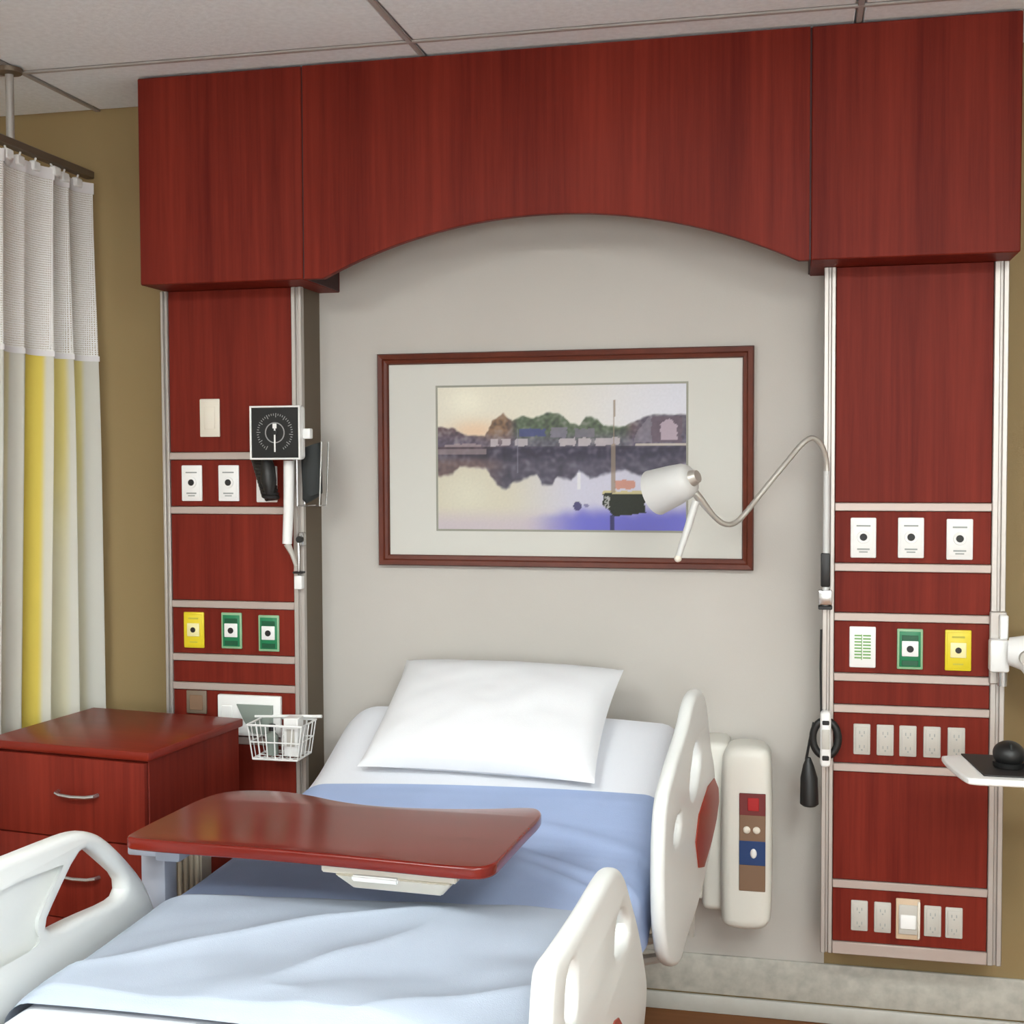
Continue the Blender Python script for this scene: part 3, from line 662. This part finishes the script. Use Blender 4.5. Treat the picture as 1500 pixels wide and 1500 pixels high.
uvl = nm.data.uv_layers.new(name='UVMap')
for lp in nm.data.loops:
    co_ = nm.data.vertices[lp.vertex_index].co; uvl.data[lp.index].uv = (co_.y*1.6, co_.z)
for z, h, nmn in ((2.445, .034, 'top_hem'), (1.92, .016, 'join_hem')):
    m = MB(); R_ = curtain_rows(z-h/2, z+h/2, 1); R2 = [[p+Vector((.004, 0, 0)) for p in r] for r in R_]; m.grid(R_); m.grid(R2, True); m.build(nmn, mat('curtain_'+nmn, (228, 226, 226), .8), cu, fix=False)
for k in range(15):
    y = 2.985+k*.0735
    if y > 3.565: break
    f = MB(); fx = fold(y, 2.42)[0]
    f.box((fx-.008, y-cyo.y-.018, 2.442-cyo.z), (fx+.012, y-cyo.y+.018, 2.470-cyo.z), .004, 1); f.tube([(fx, y-cyo.y, 2.466-cyo.z), (fx*.4, y-cyo.y, 2.472-cyo.z), (0, y-cyo.y, 2.48-cyo.z)], .003, 6); f.build('hook', 'plast', cu)

# ------------------------------------------------------------------ the bed
ba = -math.radians(4.2); B0 = Vector((-.866, 2.38)); HWD = .5
bed = thing('hospital_bed', 'hospital bed with white moulded side rails, head section raised against the wall', 'bed', (B0.x, B0.y, 0), ba)
Binv = (Matrix.Translation((B0.x, B0.y, 0)) @ Matrix.Rotation(ba, 4, 'Z')).inverted()
T0, T1 = -1.02, 1.075
ZP = [(-1.1, .588), (-.36, .602), (0, .620), (.36, .638), (.52, .642), (.60, .662), (.70, .712), (1.2, .970)]
def zc(t): return pl(ZP, t) if t < .45 or t > .72 else (pl(ZP, t-.05)+pl(ZP, t)+pl(ZP, t+.05))/3
def rad(t, sg=-1): return .045+(.075 if sg < 0 else .012)*sst(.55, .85, t)
def surf(a, t, off=0):
    """a = signed distance over the mattress from its centre line; runs down the side past the rounded edge"""
    s = abs(a); sg = 1 if a >= 0 else -1; r = rad(t, sg)
    flat = HWD-r
    end = 0
    if s <= flat: x, z, nx, nz = s, 0, 0, 1
    elif s <= flat+r*math.pi/2: q = (s-flat)/r; x, z, nx, nz = flat+r*math.sin(q), -r*(1-math.cos(q)), math.sin(q), math.cos(q)
    else: x, z, nx, nz = HWD, -r-(s-flat-r*math.pi/2), 1, 0
    crown = .012*(1-(x/HWD)**2)
    return Vector((sg*(x+nx*off), t, zc(t)+crown+z+nz*off))
def full(t, sg=-1): r = rad(t, sg); return HWD-r+r*math.pi/2
THK = .165
m = MB(); rows = []; NA = 72
for k in range(71):
    t = T0+(T1-T0)*k/70
    e = min(1, (T1-t)/.07); e2 = min(1, (t-T0)/.05); sh = (.05*(1-math.sqrt(max(0, 1-(1-e)**2))))+(.04*(1-math.sqrt(max(0, 1-(1-e2)**2))))
    AL, AR = full(t, -1)+THK-rad(t, -1), full(t, 1)+THK-rad(t, 1); row = []
    for i in range(NA+1):
        g_ = -1+2*i/NA; a = g_*(AL if g_ < 0 else AR); p = surf(a, t); p.z -= sh*(1 if abs(a) < full(t, g_) else 0.3)
        p.z += .0025*noise.noise(Vector((a*6, t*5, 3)))
        row.append(p)
    row.append(Vector((0, t, zc(t)-THK)))
    rows.append(row)
V = m.grid([r+[r[0]] for r in rows]); 
m.bm.faces.new(V[0][:-1]); m.bm.faces.new(V[-1][:-1][::-1]); bmesh.ops.remove_doubles(m.bm, verts=m.bm.verts, dist=1e-5)
m.build('mattress', 'sheet', bed)
# frame, sections and castors under it
m = MB(); m.box((-.44, -.98, .34), (-.38, .95, .42), .006, 1); m.box((.38, -.98, .34), (.44, .95, .42), .006, 1)
for y in (-.9, -.3, .3, .9): m.box((-.42, y-.03, .35), (.42, y+.03, .41), .005, 1)
m.build('frame', 'bedmetal', bed)
m = MB(); m.box((-.45, -.98, .415), (.45, .45, .425)); m.build('deck', 'bedmetal', bed)
for sx in (-1, 1):
    for ty in (-.85, .8):
        l = MB().box((sx*.40-.03, ty-.03, .10), (sx*.40+.03, ty+.03, .345), .006, 1).build('leg', 'bedmetal', bed)
        MB().cyl((sx*.40-.016, ty, .055), (sx*.40+.016, ty, .055), .055, n=22).build('castor', 'black', l)
m = MB(); m.box((-.43, T0-.07, .40), (.43, T0-.03, .60), .015, 2); m.build('footboard', 'rail', bed)

# side rails: slabs traced from their true upright planes, rounded rims and cut-through grips
def side_rail(A, B, outline, holes, inset, thick, bev, panels=(), nm=2):
    A3, B3 = Vector((*A, 0)), Vector((*B, 0)); ab = (B3-A3).normalized(); nrm = Vector((ab.y, -ab.x, 0))
    ax = Matrix((ab, Vector((0, 0, 1)), nrm)).transposed()         # (a, b, thickness) -> world
    pp = lambda P: [at_plane(x, y, A, B) for x, y in P]
    me = plate_mesh('side_rail', [chaikin(pp(outline), nm)]+[chaikin(pp(h), 1) for h in holes]+[chaikin(pp(h), 1) for h in panels], thick, bev, ax)
    me.transform(Binv @ Matrix.Translation(A3)); r = link('side_rail', me, 'rail', bed)
    for P in inset:
        q = plate_mesh('rail_inset', [chaikin(pp(P), 1)], .006, .0015, ax); q.transform(Binv @ Matrix.Translation(A3+nrm*(thick/2))); tag(link('rail_inset', q, 'inset', r), 'red-brown inset panel on the rail')
    LAB = (B3-A3).length
    for f_ in (.4, .62):      # swing arms that carry the rail from the frame
        q0 = Binv @ (A3+ab*(LAB*f_)+Vector((0, 0, .56))); q1 = Vector((q0.x, q0.y, .42)); q2 = Vector((math.copysign(.43, q0.x), q0.y, .385))
        MB().tube([q0, q1, q2], .014, 8).build('swing_arm', 'bedmetal', r)
    for P in panels:          # the thinner web inside the rounded rim
        c_ = Vector((sum(x for x, y in P)/len(P), sum(y for x, y in P)/len(P)))
        q = plate_mesh('rail_web', [chaikin(pp([(c_.x+(x-c_.x)*1.12, c_.y+(y-c_.y)*1.12) for x, y in P]), 1)], .018, .003, ax); q.transform(Binv @ Matrix.Translation(A3-nrm*.006)); link('rail_web', q, 'rail', r)
    return r
s3 = lambda P: [(750+x/3, 1000+y/3) for x, y in P]
side_rail((-.298, 2.70), (-.215, 3.35),
    s3([(800, 22), (822, 44), (838, 150), (848, 270), (868, 370), (872, 520), (856, 720), (790, 990), (742, 1120), (712, 1240), (680, 1250), (652, 1210), (632, 1000), (638, 550), (686, 370), (742, 200), (772, 62)]),
    [s3([(775, 270), (800, 240), (806, 330), (786, 460), (760, 520), (752, 440)]), s3([(694, 600), (716, 560), (716, 640), (690, 720), (680, 690)])],
    [s3([(850, 395), (884, 480), (862, 640), (795, 865), (768, 640)])], .034, .014)
side_rail((-.345, 1.65), (-.299, 2.617),
    s3([(108, 1680), (118, 1500), (126, 1340), (140, 1230), (190, 1165), (310, 985), (398, 830), (430, 805), (456, 832), (484, 930), (520, 1060), (550, 1230), (562, 1330), (548, 1500), (525, 1700)]),
    [s3([(416, 1060), (446, 985), (478, 1040), (478, 1110), (440, 1180), (410, 1210)]), s3([(190, 1330), (208, 1240), (240, 1215), (238, 1400), (225, 1480), (186, 1490)])],
    [s3([(415, 1455), (440, 1500), (430, 1600), (400, 1690), (370, 1560)])], .036, .015)
s5 = lambda P: [(x/2.884, 980+y/2.884) for x, y in P]
side_rail((-1.462, 1.60), (-1.424, 2.60),
    s5([(-420, 960), (-180, 868), (0, 800), (180, 728), (290, 686), (350, 682), (410, 706), (500, 790), (580, 890), (622, 990), (640, 1060), (620, 1180), (560, 1260), (420, 1330), (0, 1520), (-400, 1720)]),
    [s5([(292, 786), (345, 748), (420, 812), (494, 880), (500, 945), (450, 985), (300, 1048), (186, 1106), (158, 1078), (205, 970)])],
    [], .044, .016, panels=[s5([(-420, 1110), (0, 872), (150, 815), (262, 778), (230, 880), (170, 990), (135, 1080), (160, 1150), (100, 1215), (0, 1272), (-420, 1500)])])

# linens
def linen(name, label, cat, te, m, over, off, seed, wr, na=110, ntt=120, hmin=.0055):
    b = MB(); rows = []
    for k in range(ntt+1):
        f = k/ntt; row = []
        for i in range(na+1):
            g_ = -1+2*i/na
            s = g_*.5; tl_, th_ = te(s); t = tl_+(th_-tl_)*f
            A = full(t, g_)+over; a = g_*A
            p = surf(a, t, 0)
            ww = wr(a, t)
            n_ = (surf(a, t, .01)-p).normalized()
            edge = min(1, min(f, 1-f)/.012)
            h = off*(.35+.65*math.sqrt(max(0, edge)))+ww*min(1, min(f, 1-f)/.06+.15)
            if abs(g_) > .9: h += .004*math.sin(t*26+seed)*(abs(g_)-.9)*10
            row.append(p+n_*max(h, hmin))
        rows.append(row)
    b.grid(rows); o = b.build(name, m, None, fix=False)
    for p in o.data.polygons: pass
    o.location = (B0.x, B0.y, 0); o.rotation_euler = (0, 0, ba)
    return tag(o, label, cat)
def wr1(a, t):
    r = 0
    for (a0, t0, dx, dy, L, w, h) in ((.25, .50, .9, -.35, .30, .022, .010), (.36, .38, .8, -.5, .22, .02, .010), (-.1, .33, .95, .1, .25, .03, .005), (.3, .62, .97, -.2, .2, .02, .006)):
        l = math.hypot(dx, dy); d = abs((a-a0)*dy-(t-t0)*dx)/l; q = ((a-a0)*dx+(t-t0)*dy)/l
        r += h*math.exp(-(d/w)**2)*math.exp(-(q/L)**2)
    return r+.0035*(1+noise.noise(Vector((a*4, t*7, 1))))
linen('draw_sheet', 'smooth blue sheet across the bed between pillow and pale blanket, under the table', 'sheet', lambda s: (.11+.20*s, .75+.07*s), 'blue', .10, .004, 2, wr1)
def wr2(a, t):
    n1 = noise.noise(Vector((a*2.2+t*1.5, t*4.2-a*2.0, 5))); n2 = noise.noise(Vector((a*5+t*4, t*9-a*5, 8)))
    rid = (1-abs(noise.noise(Vector((a*1.3+2, t*3.1-a*1.9, 11)))))**3
    return (.015*n1+.008*n2+.034*rid+.006)*(1-.85*sst(.42, .49, abs(a)))
linen('blanket', 'pale blue rumpled blanket over the foot half of the bed', 'blanket', lambda s: (-.425+.04*(s+.5), .155+.20*s), 'pale', .09, .014, 5, wr2, hmin=.014)

# pillow
pm = MB(); NP = 44; PW, PL, PT = .325, .215, .082
rows_t, rows_b = [], []
def pil(u, v, top):
    e = max(0, (1-abs(u)**2.6)*(1-abs(v)**2.4))**.5
    pin = 1-.045*(1-abs(v)**2) * (abs(u)**4); pin2 = 1-.055*(1-abs(u)**2)*(abs(v)**4)
    x, y = u*PW*pin, v*PL*pin2
    w = .006*noise.noise(Vector((u*2.3, v*2.3, 2 if top else 9)))*e+.004*noise.noise(Vector((u*5, v*4, 4)))*e
    z = (PT*e+w) if top else (-PT*.55*e)
    return Vector((x, y, z))
T_ = [[pil(-1+2*i/NP, -1+2*j/NP, True) for i in range(NP+1)] for j in range(NP+1)]
B_ = [[pil(-1+2*i/NP, -1+2*j/NP, False) for i in range(NP+1)] for j in range(NP+1)]
pm.grid(T_); pm.grid(B_, True); bmesh.ops.remove_doubles(pm.bm, verts=pm.bm.verts, dist=1e-5)
pw = pm.build('pillow', 'pillow', None)
tp = .93; sl = math.atan(.50)
cxy = Vector((B0.x, B0.y, 0))+Matrix.Rotation(ba, 3, 'Z') @ Vector((.0, tp, 0))
pw.location = (cxy.x, cxy.y, zc(tp)+.068); pw.rotation_euler = (sl+.10, 0, ba+.0)
bpy.context.view_layer.update()
Mw = pw.matrix_world.copy(); Mi = Mw.inverted()
for v in pw.data.vertices:          # the underside settles on the sheet
    wco = Mw @ v.co; b_ = Binv @ wco
    if abs(b_.x) < HWD-.01:
        zz = surf(b_.x, min(max(b_.y, T0), T1)).z+.006
        if b_.y > .70 and wco.z < zz: wco.z = zz; v.co = Mi @ wco
tag(pw, 'plump white pillow propped on the raised head of the bed', 'pillow')

# ------------------------------------------------------------------ overbed table
TBZ = .81
tb = thing('overbed_table', 'cherry overbed table with a curved back edge reaching across the bed', 'table', (-1.44, 2.64, 0)); to = Vector((-1.44, 2.64, 0))
def atz(x, y, z):
    d = ray(x, y); p = d*((z-CAMZ)/d.z); return (p.x, p.y)
OUT = [(190, 1220), (250, 1190), (300, 1166), (340, 1157), (400, 1157), (450, 1163), (500, 1174), (560, 1181), (640, 1184), (720, 1184), (770, 1182), (790, 1184), (795, 1194), (770, 1218), (735, 1256), (722, 1268), (690, 1272), (560, 1259), (400, 1244), (260, 1234), (200, 1229), (184, 1226)]
lp_ = chaikin([atz(x, y, TBZ) for x, y in OUT], 2); lp_ = [(p[0]-to.x, p[1]-to.y) for p in lp_]
me = plate_mesh('tabletop', [lp_], .026, .006, Matrix.Identity(3)); me.transform(Matrix.Translation((0, 0, TBZ-.013))); link('tabletop', me, 'woodh', tb)
# pull-out tray under it
c1, c2 = Vector(atz(470, 1262, .78)), Vector(atz(668, 1280, .78))
u_ = (c2-c1).normalized(); v_ = Vector((-u_.y, u_.x)); rz = Matrix(((u_.x, v_.x, 0), (u_.y, v_.y, 0), (0, 0, 1)))
def tbox(name, a0, a1, b0, b1, z0, z1, m, taper=0):
    b = MB(); g = [];
    for z, tp_ in ((z0, taper), (z1, 0)):
        for a, bb in ((a0+tp_, b0+tp_), (a1-tp_, b0+tp_), (a1-tp_, b1), (a0+tp_, b1)):
            p = c1+u_*a+v_*bb; g.append(b.bm.verts.new((p.x-to.x, p.y-to.y, z)))
    for f in ((3, 2, 1, 0), (4, 5, 6, 7), (0, 1, 5, 4), (1, 2, 6, 5), (2, 3, 7, 6), (3, 0, 4, 7)): b.bm.faces.new([g[i] for i in f])
    bmesh.ops.bevel(b.bm, geom=list(b.bm.edges), offset=.003, segments=2, affect='EDGES')
    return b.build(name, m, tb)
wT = (c2-c1).length
tbox('tray_slide', -.0, wT, .0, .26, .758, .784, 'ivory'); tbox('pull_out_tray', .03, wT-.01, -.004, .25, .722, .758, 'ivory', .03)
tbox('tray_latch', .07, .17, -.008, .01, .748, .760, 'plast')
# lift column, ribbed cover and castor base
MB().box((-.032, -.03, .06), (.03, .03, .745), .006, 2).build('column', 'bluegrey', tb)
m = MB(); m.box((-.02, -.11, .715), (.12, -.02, .742), .006, 2); m.box((.07, -.15, .72), (.13, -.05, .784), .006, 2); m.build('support_arm', 'bluegrey', tb)
rb = MB()
for k in range(6): rb.box((-.052+.015*k, .13, .08), (-.042+.015*k, .19, .715), .003, 1)
rb.box((-.05, .137, .08), (.038, .188, .71)); rb.build('ribbed_cover', 'beigerib', tb)
MB().box((-.035, -.05, .045), (.03, .2, .085), .006, 1).build('base', 'bluegrey', tb)
for y in (-.3, .32):
    l = MB().box((-.02, min(y, 0), .05), (.02, max(y, 0), .078), .005, 1).build('foot', 'bluegrey', tb)
    for yy in (y,): MB().cyl((-.012, yy, .027), (.012, yy, .027), .027, n=18).build('castor', 'black', l)
